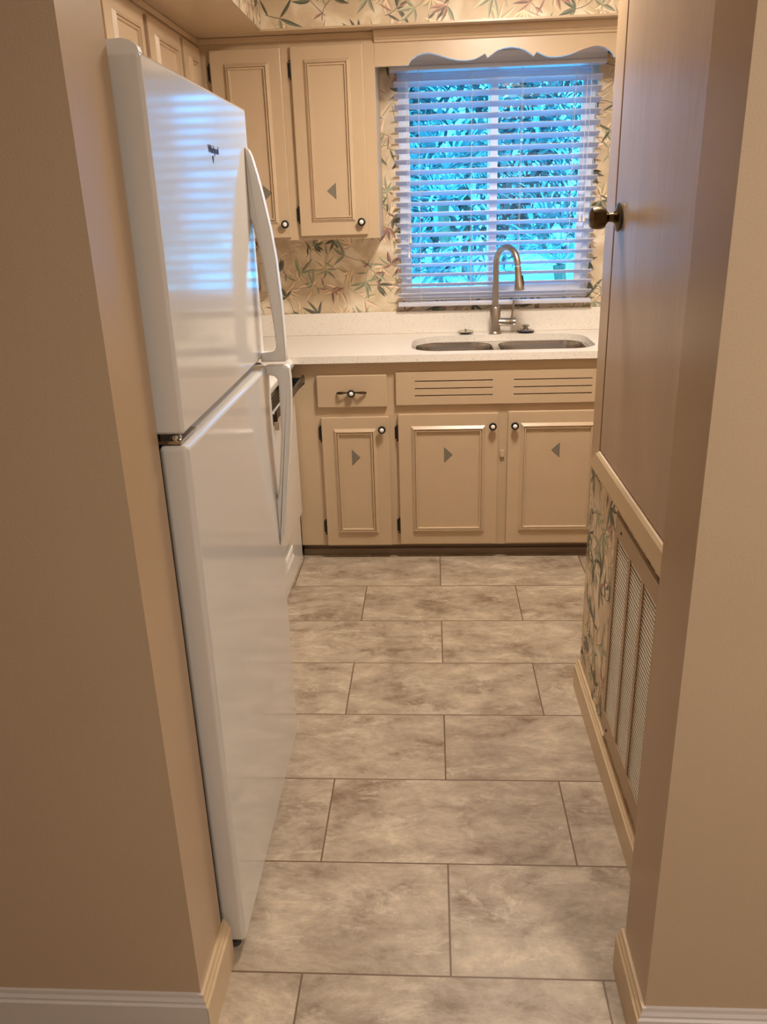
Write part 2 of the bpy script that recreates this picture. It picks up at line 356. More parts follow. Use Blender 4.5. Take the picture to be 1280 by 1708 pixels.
# return air grille
g = thing('return_air_grille', 'tall beige louvered return air grille low on the papered wall', 'vent', (XW, 1.66, .13))
GY0, GY1, GZ0, GZ1 = 1.375, 1.936, .130, .745
cols = [(1.787, 1.908), (1.660, 1.768), (1.535, 1.642), (1.410, 1.517)]
bm = bmesh.new(); fx0, fx1 = XW-.010, XW-.001
box(bm, fx0, fx1, GY0, GY1, GZ0, .192); box(bm, fx0, fx1, GY0, GY1, .698, GZ1)
ys = [GY1]+[v for c in cols for v in (c[1], c[0])]+[GY0]
for i in range(0, len(ys), 2): box(bm, fx0, fx1, ys[i+1], ys[i], .192, .698)
part('frame', bm, M['ventf'], g)
for c in cols:
    bm = bmesh.new(); n = 46
    for k in range(n):
        z = .196+(.698-.196)*k/n
        prism(bm, [(XW-.0068, z), (XW-.0056, z), (XW-.0056, z+.0052), (XW-.0072, z+.0056)], lambda x, zz: Vector((x, c[0], zz)), lambda x, zz: Vector((x, c[1], zz)))
    part('louvers', bm, M['louver'], g, label='cream louver blades')
part('louver_gap_shade', B(XW-.0052, XW-.0012, GY0+.01, GY1-.01, .19, .70), M['toe'], g)  # flat brown sheet, its colour stands for the shade between the louvers
for z in (.155, .722): part('screw', lathe(bmesh.new(), [(.004, 0), (.004, .0015), (.002, .0025)], (fx0, 1.87, z), (-1, 0, 0), 10), M['blackm'], g)

# window
wd = thing('window_1', 'white vinyl sliding kitchen window behind the blind', 'window', (.29, YB+.08, WZ0), kind='structure')
def fr(bm, x0, x1, z0, z1, wl, wr, wt, wb, y0, y1):
    box(bm, x0, x0+wl, y0, y1, z0, z1); box(bm, x1-wr, x1, y0, y1, z0, z1); box(bm, x0+wl, x1-wr, y0, y1, z1-wt, z1); box(bm, x0+wl, x1-wr, y0, y1, z0, z0+wb)
bm = bmesh.new(); fr(bm, WX0, WX1, WZ0, WZ1, .022, .022, .022, .022, YB+.05, YB+.13); part('window_frame', bm, M['vinyl'], wd)
sl_ = bmesh.new(); fr(sl_, WX0+.022, .303, WZ0+.022, WZ1-.022, .026, .034, .026, .030, YB+.06, YB+.09); sA = part('sash', sl_, M['vinyl'], wd)
sr_ = bmesh.new(); fr(sr_, .262, WX1-.022, WZ0+.022, WZ1-.022, .034, .026, .026, .030, YB+.092, YB+.12); sB = part('sash', sr_, M['vinyl'], wd)
part('pane', B(-.092, .27, YB+.073, YB+.077, WZ0+.05, WZ1-.047), M['glass'], sA)
part('pane', B(.295, .676, YB+.104, YB+.108, WZ0+.05, WZ1-.047), M['glass'], sB)

# blind
bl = thing('window_blind', 'white horizontal slat blind lowered over the kitchen window', 'blind', (.285, YB-.035, 1.04))
BX0, BX1 = -.155, .732; BY = YB-.034
pr = [(YB-.002, 2.02), (BY-.030, 2.02), (BY-.036, 2.024), (BY-.036, 2.034), (BY-.028, 2.040), (BY-.030, 2.060), (BY-.034, 2.066), (BY-.042, 2.078), (BY-.042, 2.088), (YB-.002, 2.088)]
part('head_valance', prism(bmesh.new(), pr, lambda y, z: Vector((BX0-.014, y, z)), lambda y, z: Vector((BX1+.010, y, z))), M['blind'], bl)
ta = math.radians(19.5); SW = .0505
nsl = 21
def slat_bm(z, tl=ta, y=BY):
    bm = bmesh.new(); pts = []
    for k in range(5):
        s = (k/4-.5)*SW; pts.append((s, .0016*(1-(2*k/4-1)**2)))
    top = [(s, c+.0026) for s, c in pts]; bot = [(s, c) for s, c in pts][::-1]
    prism(bm, top+bot, lambda s, c: Vector((BX0, y+s*math.cos(tl)+c*math.sin(tl), z-s*math.sin(tl)+c*math.cos(tl))), lambda s, c: Vector((BX1, y+s*math.cos(tl)+c*math.sin(tl), z-s*math.sin(tl)+c*math.cos(tl))))
    return bm
for k in range(nsl): part('slat', slat_bm(1.092+.0440*k), M['blind'], bl)
part('bottom_rail', B(BX0, BX1, BY-.026, BY+.024, 1.042, 1.060, bev=.003), M['blind'], bl)
for x in (-.048, .181, .396, .618):
    bm = bmesh.new()
    for dy in (-.0265, .0265): tube(bm, [(x, BY+dy, 1.05), (x, BY+dy, 2.03)], .0009, 5)
    part('ladder_cord', bm, M['cord'], bl)
for x, zz in ((-.092, 1.345), (-.100, 1.280), (.661, 1.415), (.678, 1.415)):
    part('pull_cord', tube(bmesh.new(), [(x, BY-.034, zz), (x+(.004 if x > 0 else -.002), BY-.034, 2.03)], .0011, 6), M['cord'], bl)
    part('cord_tassel', lathe(bmesh.new(), [(.002, .028), (.003, .022), (.006, .008), (.0068, .002), (.004, -.001)], (x, BY-.034, zz-.02), (0, 0, 1), 12), M['ceramic'], bl, smooth=True)

# ------------------------------------------------------------------ cabinets
def moulding(a0, a1, z0, z1, f, wd_=.030, t=.010):
    """raised picture-frame moulding; f(a,z,depth)->Vector"""
    bm = bmesh.new()
    prof = [(0, 0), (.0005, .001), (.0115, .011), (.0135, .011), (.0145, .0035), (.0165, .0035), (.0175, .0085), (.0225, .0085), (.0245, .001), (.0250, 0)]
    loops = []
    for w_, h in prof:
        loops.append([bm.verts.new(f(a, z, h)) for a, z in ((a0+w_, z0+w_), (a1-w_, z0+w_), (a1-w_, z1-w_), (a0+w_, z1-w_))])
    for A, C in zip(loops, loops[1:]):
        for k in range(4): bm.faces.new((A[k], A[(k+1) % 4], C[(k+1) % 4], C[k]))
    bmesh.ops.recalc_face_normals(bm, faces=bm.faces[:]); return bm
def knob_at(parent, c, ax):
    k = part('knob', lathe(bmesh.new(), [(.0075, 0), (.0065, .012), (.0150, .016), (.0168, .020), (.0160, .024), (.0095, .026)], c, ax, 20), M['blackm'], parent, smooth=True, label='black round knob with a white ceramic centre')
    part('knob_button', lathe(bmesh.new(), [(.0092, .0255), (.0090, .028), (.0065, .031), (.002, .0325)], c, ax, 16), M['ceramic'], k, smooth=True)
def door_panel(root, a0, a1, z0, z1, f, mo, kn=None, tri=None, hinges=(), th=.018, ax=(0, -1, 0)):
    """f(a,z,d): a along the face, d outwards from the face frame"""
    P = [f(a0, z0, .001), f(a1, z1, th)]
    lo = [min(P[0][i], P[1][i]) for i in range(3)]; hi = [max(P[0][i], P[1][i]) for i in range(3)]
    d = part('door', B(lo[0], hi[0], lo[1], hi[1], lo[2], hi[2], bev=.003), M['cab'], root)
    part('moulding', moulding(*mo, lambda a, z, h: f(a, z, th+h)), M['cab'], d)
    if kn: knob_at(d, f(kn[0], kn[1], th), ax)
    if tri:
        bm = prism(bmesh.new(), tri, lambda a, z: f(a, z, th-.0005), lambda a, z: f(a, z, th+.0012)); part('triangle_inlay', bm, M['grey_tri'], d, label='small grey green triangle on the door panel')
    for (a, z, s) in hinges:
        bm = bmesh.new(); P0 = f(a-.002, z, 0); P1 = f(a-.002, z+.062, 0)
        tube(bm, [f(a-.003, z, .010), f(a-.003, z+.062, .010)], .0042, 8)
        for q in (z-.003, z+.062): tube(bm, [f(a-.003, q-.001, .010), f(a-.003, q+.004, .010)], .0055, 8)
        q0 = f(a-.014, z+.004, .0005); q1 = f(a-.003, z+.058, .004)
        box(bm, min(q0[0], q1[0]), max(q0[0], q1[0]), min(q0[1], q1[1]), max(q0[1], q1[1]), q0[2], q1[2])
        part('hinge', bm, M['blackm'], d, label='black butt hinge')
    return d

YF = 3.385
base = thing('base_cabinet', 'long beige sink base cabinet with one drawer and three doors under the counter', 'cabinet', (.18, YF, 0))
bm = bmesh.new(); box(bm, -.592, XKR-.002, YF, YF+.018, .062, .8835); box(bm, -.592, -.574, YF+.018, YB-.01, .062, .8835); box(bm, -.574, XKR-.002, YF+.018, YB-.01, .062, .08)
part('carcass', bm, M['cab'], base)
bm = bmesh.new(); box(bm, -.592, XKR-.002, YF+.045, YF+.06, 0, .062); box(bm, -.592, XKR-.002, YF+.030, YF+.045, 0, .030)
part('toe_kick', bm, M['toe'], base, label='brown toe kick')
fB = lambda a, z, d: Vector((a, YF-d, z))
dr = part('drawer', B(-.484, -.190, YF-.018, YF-.001, .696, .831, bev=.003), M['cab'], base)
pull = bmesh.new(); cx, cz = -.338, .758
for s in (-1, 1):
    pts = [Vector((cx+s*t*.062, YF-.018-.004-.016*math.sin(PI*min(1, (1-t)*1.15+.0))**1.0*(1 if t < 1 else 0), cz+.004*math.sin(t*PI))) for t in [0, .15, .3, .45, .6, .75, .9, 1]]
    tube(pull, pts, [.005, .0035, .003, .004, .0055, .006, .005, .003], 8)
pl = part('pull', pull, M['brass'], dr, smooth=True, label='dark bow pull with a white ceramic centre')
c0 = (cx, YF-.020, cz)
part('pull_rosette', lathe(bmesh.new(), [(.008, 0), (.0155, .014), (.016, .019), (.010, .022)], c0, (0, -1, 0), 20), M['blackm'], pl, smooth=True)
part('pull_button', lathe(bmesh.new(), [(.0092, .0215), (.0090, .024), (.0065, .027), (.002, .0285)], c0, (0, -1, 0), 16), M['ceramic'], pl, smooth=True)
# false front with vent slots, built around the slots
bm = bmesh.new(); fx = [-.152, -.073, .249, .335, .655, .738]; slz = [.738, .768, .799]; y0, y1 = YF-.018, YF-.001
for a, b_ in ((fx[0], fx[1]), (fx[2], fx[3]), (fx[4], fx[5])): box(bm, a, b_, y0, y1, .702, .838)
for a, b_ in ((fx[1], fx[2]), (fx[3], fx[4])):
    zs = [.702]+[v for q in slz for v in (q, q+.0045)]+[.838]
    for i in range(0, len(zs), 2): box(bm, a, b_, y0, y1, zs[i], zs[i+1])
ff = part('false_front', bm, M['cab'], base, label='beige false drawer front with two sets of three vent slots')
part('slot_shade', B(-.10, .70, YF-.0035, YF-.0008, .72, .82), M['dark'], ff)  # near-black sheet painting the shade inside the vent slots
door_panel(base, -.474, -.186, .066, .653, fB, (-.424, -.240, .124, .603), (-.215, .601), [(-.348, .512), (-.312, .476), (-.348, .441)], [(-.474, .550, 0), (-.474, .122, 0)])
door_panel(base, -.147, .275, .070, .662, fB, (-.092, .221, .127, .610), (.251, .608), [(.047, .518), (.083, .483), (.047, .447)], [(-.147, .548, 0), (-.147, .126, 0)])
door_panel(base, .316, .738, .072, .667, fB, (.368, .684, .130, .617), (.343, .609), [(.535, .532), (.500, .499), (.535, .466)])
part('latch_block', B(.285, .304, YF-.010, YF-.001, .466, .497, bev=.002), M['cab'], base)

# countertop with sink cutout
def rrect(x0, x1, y0, y1, r, n=7):
    P = []
    rs = r if isinstance(r, (list, tuple)) else [r]*4
    for (cx_, cy_, a, rr) in ((x1, y1, 0, rs[0]), (x0, y1, 90, rs[1]), (x0, y0, 180, rs[2]), (x1, y0, 270, rs[3])):
        sx = -1 if cx_ == x1 else 1; sy = -1 if cy_ == y1 else 1
        for k in range(n+1):
            t = math.radians(a+90*k/n); P.append((cx_+sx*rr+rr*math.cos(t), cy_+sy*rr+rr*math.sin(t)))
    return P
def plate(bm, outer, holes, z0, z1):
    for z in (z0, z1):
        E_ = []
        for lp in [outer]+holes:
            vs = [bm.verts.new((x, y, z)) for x, y in lp]; E_ += [bm.edges.new((vs[i-1], vs[i])) for i in range(len(vs))]
        bmesh.ops.triangle_fill(bm, edges=E_, use_beauty=True, use_dissolve=False)
    if z0 != z1:
        for lp in [outer]+holes:
            a = [bm.verts.new((x, y, z0)) for x, y in lp]; b_ = [bm.verts.new((x, y, z1)) for x, y in lp]
            for i in range(len(lp)): bm.faces.new((a[i-1], a[i], b_[i], b_[i-1]))
    bmesh.ops.remove_doubles(bm, verts=bm.verts[:], dist=1e-5); bmesh.ops.recalc_face_normals(bm, faces=bm.faces[:]); return bm
ct = thing('countertop', 'speckled white quartz countertop with backsplash under the window', 'countertop', (.1, 3.66, .884))
cut = rrect(-.088, .688, 3.425, 3.852, [.13, .16, .12, .11])
bm = plate(bmesh.new(), [(XKL+.005, 3.378), (-.594, 3.378), (-.594, 3.352), (XKR-.002, 3.352), (XKR-.002, YB-.003), (XKL+.005, YB-.003)], [cut], .8845, .914)
part('slab', bm, M['quartz'], ct)
part('backsplash', B(XKL+.005, XKR-.002, YB-.023, YB-.003, .9142, 1.016, bev=.002), M['quartz'], ct)
# sink
sk = thing('sink', 'double bowl stainless undermount sink below the window', 'sink', (.30, 3.64, .70))
b1 = rrect(-.072, .268, 3.440, 3.838, .095); b2 = rrect(.298, .672, 3.440, 3.838, .095)
part('rim', plate(bmesh.new(), rrect(-.11, .71, 3.41, 3.87, .1), [b1, b2], .8815, .8838), M['sink'], sk)
for lp in (b1, b2):
    bm = bmesh.new(); cx_ = sum(p[0] for p in lp)/len(lp); cy_ = sum(p[1] for p in lp)/len(lp); rings = []
    for sc, z in ((1, .8815), (.985, .86), (.97, .75), (.95, .72), (.90, .705), (.12, .70)):
        rings.append([bm.verts.new((cx_+(x-cx_)*sc, cy_+(y-cy_)*sc, z)) for x, y in lp])
    for A, C in zip(rings, rings[1:]):
        for k in range(len(lp)): bm.faces.new((A[k], A[(k+1) % len(lp)], C[(k+1) % len(lp)], C[k]))
    bm.faces.new(rings[-1]); bmesh.ops.recalc_face_normals(bm, faces=bm.faces[:]); bmesh.ops.reverse_faces(bm, faces=bm.faces[:])
    bw = part('bowl', bm, M['sink'], sk, smooth=True)
    part('drain', lathe(bmesh.new(), [(.045, .0), (.045, .003), (.035, .003), (.03, .001)], (cx_, cy_, .7005), (0, 0, 1), 24), M['chrome'], bw)
# faucet
fc = thing('faucet', 'brushed nickel gooseneck kitchen faucet with pull down spray head', 'faucet', (.293, 3.882, .914))
fx_, fy_ = .293, 3.882
part('body', lathe(bmesh.new(), [(.030, .0003), (.030, .004), (.0275, .008), (.0245, .012), (.0240, .118), (.0225, .121), (.015, .124)], (fx_, fy_, .914), (0, 0, 1), 28), M['steel'], fc, smooth=True)
dirx, diry = .105, -.155; pts = []; L_ = math.hypot(dirx, diry); ux, uy = dirx/L_, diry/L_
for z in (1.03, 1.08, 1.13, 1.18, 1.215): pts.append((fx_, fy_, z))
rad = .068
for k in range(1, 15):
    t = math.radians(168)*k/14; s = rad*(1-math.cos(t))*1.10; pts.append((fx_+ux*s, fy_+uy*s, 1.228+rad*1.05*math.sin(t)))
endp = Vector(pts[-1]); dv = Vector((ux*.16, uy*.16, -1)).normalized()
sp = part('spout', tube(bmesh.new(), pts+[tuple(endp+dv*.02)], .0142, 18), M['steel'], fc, smooth=True)
h0 = endp+dv*.022
hd = part('spray_head', lathe(bmesh.new(), [(.0146, 0), (.0150, .002), (.0150, .02), (.0165, .045), (.0210, .085), (.0225, .098), (.0215, .103), (.017, .104)], h0, dv, 24), M['steel'], fc, smooth=True)
tp = h0+dv*.06+Vector((.0165, -.006, 0))
part('spray_button', tube(bmesh.new(), [tp-dv*.022, tp+dv*.022], [.0045, .0055], 8), M['black'], hd, smooth=True)
hb = part('handle_hub', lathe(bmesh.new(), [(.0185, .018), (.0185, .062), (.0178, .063), (.0178, .065), (.0185, .066), (.0185, .093), (.016, .096)], (fx_, fy_, .967), (1, -.12, 0), 24), M['steel'], fc, smooth=True)
part('lever', tube(bmesh.new(), [(fx_+.076, fy_-.009, .980), (fx_+.079, fy_-.009, 1.02), (fx_+.084, fy_-.009, 1.066)], [.0065, .0050, .0046], 12), M['steel'], fc, smooth=True)
st = thing('sink_strainer', 'flat round steel sink strainer lying left of the faucet', 'strainer', (.158, 3.905, .9145))
part('cup', lathe(bmesh.new(), [(.022, 0), (.030, .004), (.037, .007), (.037, .009)], (.158, 3.905, .9145), n=28), M['black'], st, smooth=True)
part('rim', lathe(bmesh.new(), [(.0385, .0085), (.0400, .0105), (.036, .0125), (.020, .0115), (.008, .0115)], (.158, 3.905, .9145), n=28), M['chrome'], st, smooth=True)
part('stem', lathe(bmesh.new(), [(.004, .011), (.004, .017), (.007, .018), (.005, .021)], (.158, 3.905, .9145), n=14), M['chrome'], st, smooth=True)
st = thing('sink_stopper', 'steel sink stopper with raised knob and black rubber ring right of the faucet', 'stopper', (.437, 3.903, .9145))
part('rubber_ring', lathe(bmesh.new(), [(.034, 0), (.041, .003), (.041, .007), (.036, .009)], (.437, 3.903, .9145), n=28), M['black'], st, smooth=True)
part('cap', lathe(bmesh.new(), [(.040, .0085), (.036, .012), (.022, .017), (.014, .019)], (.437, 3.903, .9145), n=28), M['chrome'], st, smooth=True)
part('knob', lathe(bmesh.new(), [(.012, .0185), (.012, .024), (.018, .027), (.018, .034), (.014, .036)], (.437, 3.903, .9145), n=20), M['chrome'], st, smooth=True)

# upper cabinets, window side
YU = 3.665
uc = thing('wall_cabinet', 'beige double door wall cabinet between the corner and the window', 'cabinet', (-.57, YU, 1.36))
part('carcass', B(-.930, -.217, YU, YB-.002, 1.360, SZ-.002), M['cab'], uc)
fU = lambda a, z, d: Vector((a, YU-d, z))
door_panel(uc, -.878, -.592, 1.372, 2.086, fU, (-.824, -.640, 1.427, 2.036), (-.614, 1.426), [(-.700, 1.583), (-.662, 1.551), (-.700, 1.518)], [(-.878, 1.975, 0)])
door_panel(uc, -.552, -.264, 1.376, 2.088, fU, (-.503, -.315, 1.429, 2.040), (-.290, 1.426), [(-.393, 1.583), (-.431, 1.552), (-.393, 1.518)], [(-.552, 1.975, 0), (-.552, 1.430, 0)])
# left wall cabinets
XU = -.93
fL = lambda a, z, d: Vector((XU+d, a, z))
for nm, y0, y1, z0, ds, lb in (
        ('wall_cabinet', 2.20, 2.976, 1.36, [(2.235, 2.555, None), (2.60, 2.955, None)], 'beige wall cabinet on the left wall nearest the refrigerator top'),
        ('wall_cabinet', 2.978, 3.391, 1.60, [(2.999, 3.373, None)], 'middle beige wall cabinet on the left wall, above the range'),
        ('wall_cabinet', 3.393, 3.663, 1.36, [(3.411, 3.641, None)], 'narrow beige corner wall cabinet at the far end of the left wall')):
    t = thing(nm, lb, 'cabinet', (XU, (y0+y1)/2, z0)); part('carcass', B(XKL+.001, XU, y0, y1, z0, SZ-.002), M['cab'], t)
    for a0, a1, _ in ds:
        dw = .058
        d = door_panel(t, a0, a1, z0+.015, 2.092, fL, (a0+dw, a1-dw, z0+.07, 2.045), None, None, [], ax=(1, 0, 0))
    if y1 > 3: 
        part('hinge', B(XU+.002, XU+.012, a1+.002, a1+.010, 1.96, 2.03), M['blackm'], t)
    part('gap_shadow_strip', B(XU+.0003, XU+.0012, y0+.001, ds[0][0]-.001, z0+.02, 2.09), mat('cabinet_gap_shade', (96, 62, 44), .7), t, label='dark red brown strip painted as the shaded gap beside the door')  # shade of the open door gap, painted as a flat dark strip

# valance board over the window with crown moulding
vb = thing('window_valance', 'beige scalloped wooden valance board above the window blind', 'valance', (.30, YU, 2.0))
half = [(-.217, 2.006), (-.083, 2.006), (-.078, 2.016), (-.067, 2.028), (-.045, 2.041), (-.020, 2.047), (.005, 2.046), (.04, 2.037), (.08, 2.024), (.115, 2.017), (.15, 2.015), (.178, 2.018), (.200, 2.027), (.219, 2.036), (.229, 2.021), (.245, 2.032), (.267, 2.045), (.29, 2.052), (.32, 2.055)]
out = half+[(.64-x, z-.001) for x, z in half[::-1][1:]]
out = [p for p in out if p[0] <= .86]+[(XKR-.003, 2.004), (XKR-.003, SZ-.002), (-.2165, SZ-.002)]
part('board', prism(bmesh.new(), out, lambda x, z: Vector((x, YU-.002, z)), lambda x, z: Vector((x, YU+.018, z))), M['cab'], vb)
cr = [(0, 2.090), (.008, 2.090), (.010, 2.098), (.018, 2.100), (.022, 2.108), (.036, 2.116), (.040, 2.122), (.040, SZ-.001), (0, SZ-.001)]
part('crown_moulding', prism(bmesh.new(), cr, lambda a, z: Vector((-.217, YU-.002-a, z)), lambda a, z: Vector((XKR-.003, YU-.002-a, z))), M['cab'], vb)
struct('trim_3', B(-.93, -.2175, YU-.010, YU-.0005, 2.108, SZ-.001, bev=.002), M['cab'], label='thin trim strip above the window side wall cabinet')
struct('trim_4', B(XU+.0005, XU+.010, 2.2, YU-.011, 2.108, SZ-.001, bev=.002), M['cab'], label='thin trim strip above the left wall cabinets')
struct('trim_5', B(SX-.004, XKR-.003, SY-.0035, SY-.0012, SZ-.004, SZ+.003), M['cab'], label='bead along the lower edge of the papered soffit')

# outlet
ol = thing('wall_outlet', 'ivory duplex outlet on the papered wall above the backsplash', 'outlet', (-.770, YB-.003, 1.185))
part('faceplate', B(-.806, -.735, YB-.008, YB-.0015, 1.122, 1.250, bev=.002), M['outlet'], ol)
for z in (1.205, 1.160):
    r = part('receptacle', B(-.786, -.755, YB-.0105, YB-.007, z-.014, z+.018, bev=.002), M['outlet'], ol)
    bm = bmesh.new(); box(bm, -.779, -.7765, YB-.0112, YB-.0100, z, z+.010); box(bm, -.7655, -.763, YB-.0112, YB-.0100, z, z+.010); tube(bm, [(-.771, YB-.0112, z-.006), (-.771, YB-.0100, z-.006)], .003, 8)
    part('socket_slots', bm, M['black'], r)

# ------------------------------------------------------------------ refrigerator (own axes: x out of the face, y along it)
rf = thing('refrigerator', 'white top freezer refrigerator standing just behind the left wall corner', 'refrigerator', (-.408, 1.285, 0)); rf.rotation_euler.z = math.radians(.8)
def rpart(name, bm, m, parent=rf, **k): return obj(name, bm, m, parent, **k)
DW = .752
rpart('body', B(-.775, -.062, .008, DW-.008, .030, 1.690, bev=.006), M['fridge'])
rpart('gasket', B(-.062, -.051, .014, DW-.014, .045, 1.685), M['gasket'])
def bulged(y0, y1, z0, z1, x0, bev):
    bm = B(x0, 0, y0, y1, z0, z1, bev=bev, seg=4); return bm
ud = rpart('freezer_door', bulged(0, DW, 1.141, 1.700, -.051, .007), M['fridge'], smooth='wn')
bm = B(-.046, -.002, .001, DW-.001, 1.1, 1.11); bm.free()
cap = prism(bmesh.new(), [(-.046, 1.694), (-.004, 1.694), (-.001, 1.699), (-.003, 1.706), (-.012, 1.713), (-.025, 1.716), (-.046, 1.715)], lambda x, z: Vector((x, .001, z)), lambda x, z: Vector((x, .018, z)))
rpart('hinge_cap', cap, M['handle'], ud, label='rounded white plastic cap on the near top corner')
up = [(1.618, .001), (1.612, .008), (1.600, .013), (1.56, .023), (1.511, .033), (1.44, .045), (1.376, .0525), (1.28, .058), (1.19, .060), (1.138, .0595), (1.134, .058), (1.134, -.002), (1.156, -.002), (1.157, .028), (1.162, .034), (1.172, .038), (1.22, .0355), (1.306, .028), (1.37, .020), (1.418, .012), (1.465, .001), (1.465, -.002), (1.617, -.002)]
def handle_bm(prof, y0, y1):
    bm = prism(bmesh.new(), prof, lambda z, x: Vector((x, y0, z)), lambda z, x: Vector((x, y1, z)))
    bmesh.ops.bevel(bm, geom=[e for e in bm.edges if abs(e.verts[0].co.y-e.verts[1].co.y) < 1e-6], offset=.003, segments=2, affect='EDGES'); return bm
rpart('handle', handle_bm(up, .706, .740), M['handle'], ud, smooth=True, label='long curved white handle of the freezer door')
ld = rpart('refrigerator_door', bulged(0, DW, .032, 1.122, -.051, .011), M['fridge'], smooth='wn'); ld.rotation_euler.z = math.radians(-.5); ld.location.x = .003
lo_ = [(1.124, -.002), (1.124, .050), (1.118, .056), (1.09, .0575), (1.055, .0565), (1.0, .053), (.945, .047), (.88, .039), (.814, .030), (.75, .022), (.70, .014), (.665, .006), (.645, .001), (.645, -.002), (.775, -.002), (.775, .001), (.82, .010), (.881, .017), (.95, .0245), (1.008, .027), (1.07, .028), (1.090, .026), (1.098, .020), (1.101, .010), (1.101, -.002)]
rpart('handle', handle_bm(lo_, .706, .740), M['handle'], ld, smooth=True, label='long curved white handle of the lower door')
rpart('hinge_bracket', lathe(box(bmesh.new(), -.046, -.008, .002, .10, 1.1245, 1.130), [(.010, 0), (.012, .004), (.009, .009)], (-.020, .012, 1.130), n=14), M['chrome'], rf, smooth=True, label='bare metal middle hinge')
rpart('gap_strip', B(-.060, -.030, .03, DW-.02, 1.110, 1.150), M['handle'], rf)
for y in (.03, .71): rpart('leveling_foot', lathe(bmesh.new(), [(.014, 0), (.014, .012), (.007, .014), (.007, .032)], (-.030, y, .0), n=14), M['gasket'], rf)
rpart('base_grille', B(-.075, -.062, .02, DW-.02, .006, .030), M['gasket'], rf)
# brand mark as on the door: small blue lettering with a small wedge below
fc_ = bpy.data.curves.new('logo', 'FONT'); fc_.body = 'Whirlpool'; fc_.size = .020; fc_.extrude = .0003; fc_.align_x = 'CENTER'
to = bpy.data.objects.new('tmp', fc_); COL.objects.link(to); bpy.context.view_layer.update()
dg = bpy.context.evaluated_depsgraph_get(); me = bpy.data.meshes.new_from_object(to.evaluated_get(dg)); bpy.data.objects.remove(to)
bm = bmesh.new(); bm.from_mesh(me)
for v in bm.verts: v.co = Vector((.0006+v.co.z, .400+v.co.x, 1.588+v.co.y))
prism(bm, [(.385, 1.583), (.397, 1.583), (.391, 1.570)], lambda y, z: Vector((.0003, y, z)), lambda y, z: Vector((.0009, y, z)))
rpart('logo', bm, M['logo'], ud, label='small blue lettering')

# ------------------------------------------------------------------ range
rg = thing('range', 'white electric range with black control panel beyond the refrigerator', 'range', (-.90, 2.99, 0))
RY0, RY1 = 2.612, 3.374
part('body', B(-1.24, -.604, RY0, RY1, .0, .858), M['hood'], rg)
bm = prism(bmesh.new(), [(-1.24, .860), (-.590, .860), (-.578, .866), (-.572, .878), (-.574, .892), (-.584, .902), (-.604, .908), (-.66, .911), (-1.24, .911)], lambda x, z: Vector((x, RY0, z)), lambda x, z: Vector((x, RY1, z)))
ck = part('cooktop', bm, M['hood'], rg, smooth=True)
for (x, y, r_) in ((-.76, 2.82, .10), (-.76, 3.18, .08), (-1.05, 2.82, .08), (-1.05, 3.18, .10)):
    bm = bmesh.new(); P = [(x+(.02+(r_-.02)*t/60)*math.cos(t*.42), y+(.02+(r_-.02)*t/60)*math.sin(t*.42), .920) for t in range(61)]
    tube(bm, P, .0045, 6); lathe(bm, [(r_+.012, .9115-.911), (r_+.012, .004), (r_, .003), (r_*.4, .001)], (x, y, .911), n=28)
    part('burner', bm, M['black'], ck, smooth=True)
part('control_panel', prism(bmesh.new(), [(-.606, .772), (-.603, .772), (-.599, .776), (-.600, .850), (-.603, .855), (-.606, .855)], lambda x, z: Vector((x, RY0+.01, z)), lambda x, z: Vector((x, RY1-.003, z))), M['black'], rg, label='black ribbed panel')
for i in range(4): part('panel_rib', B(-.600, -.5965, RY0+.02, RY1-.01, .782+i*.012, .786+i*.012), M['black'], rg)
part('indicator_lamp', B(-.600, -.5965, 2.955, 2.972, .834, .846), M['orange'], rg)
od = part('oven_door', B(-.603, -.580, RY0+.004, RY1-.004, .225, .765, bev=.006, seg=3), M['hood'], rg, smooth='wn')
hb = bmesh.new()
prism(hb, [(-.530, .820), (-.523, .822), (-.524, .846), (-.531, .848)], lambda x, z: Vector((x, 2.67, z)), lambda x, z: Vector((x, 3.315, z)))
for y in (2.672, 3.300): prism(hb, [(-.600, .765), (-.581, .762), (-.524, .812), (-.524, .838), (-.60, .838)], lambda x, z: Vector((x, y, z)), lambda x, z: Vector((x, y+.012, z)))
part('oven_handle', hb, M['black'], od, label='black bar handle')
part('handle_end', B(-.535, -.519, 2.664, 2.674, .785, .815, bev=.002), M['chrome'], od)
dw_ = part('storage_drawer', B(-.603, -.592, RY0+.004, RY1-.004, .012, .218, bev=.004), M['hood'], rg)
bm = bmesh.new()
for z in (.163, .150): box(bm, -.5925, -.588, 2.98, 3.13, z, z+.005)
prism(bm, [(-.5925, .105), (-.585, .112), (-.585, .120), (-.5925, .138)], lambda x, z: Vector((x, 2.98, z)), lambda x, z: Vector((x, 3.13, z)))
part('drawer_grip', bm, M['hood'], dw_)
bgd = part('back_guard', B(-1.242, -1.20, RY0, RY1, .911, 1.08, bev=.005), M['hood'], rg)
# short cabinet and counter between refrigerator and range
fl = thing('base_cabinet', 'short beige base cabinet between refrigerator and range', 'cabinet', (-.92, 2.37, 0))
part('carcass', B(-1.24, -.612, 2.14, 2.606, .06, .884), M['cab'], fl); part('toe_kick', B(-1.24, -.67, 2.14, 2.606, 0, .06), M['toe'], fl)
part('door', B(-.6115, -.594, 2.17, 2.58, .075, .66, bev=.003), M['cab'], fl)
tag(obj('countertop', B(-1.24, -.59, 2.135, 2.608, .8845, .914, bev=.002), M['quartz']), 'short quartz countertop piece between refrigerator and range', 'countertop')

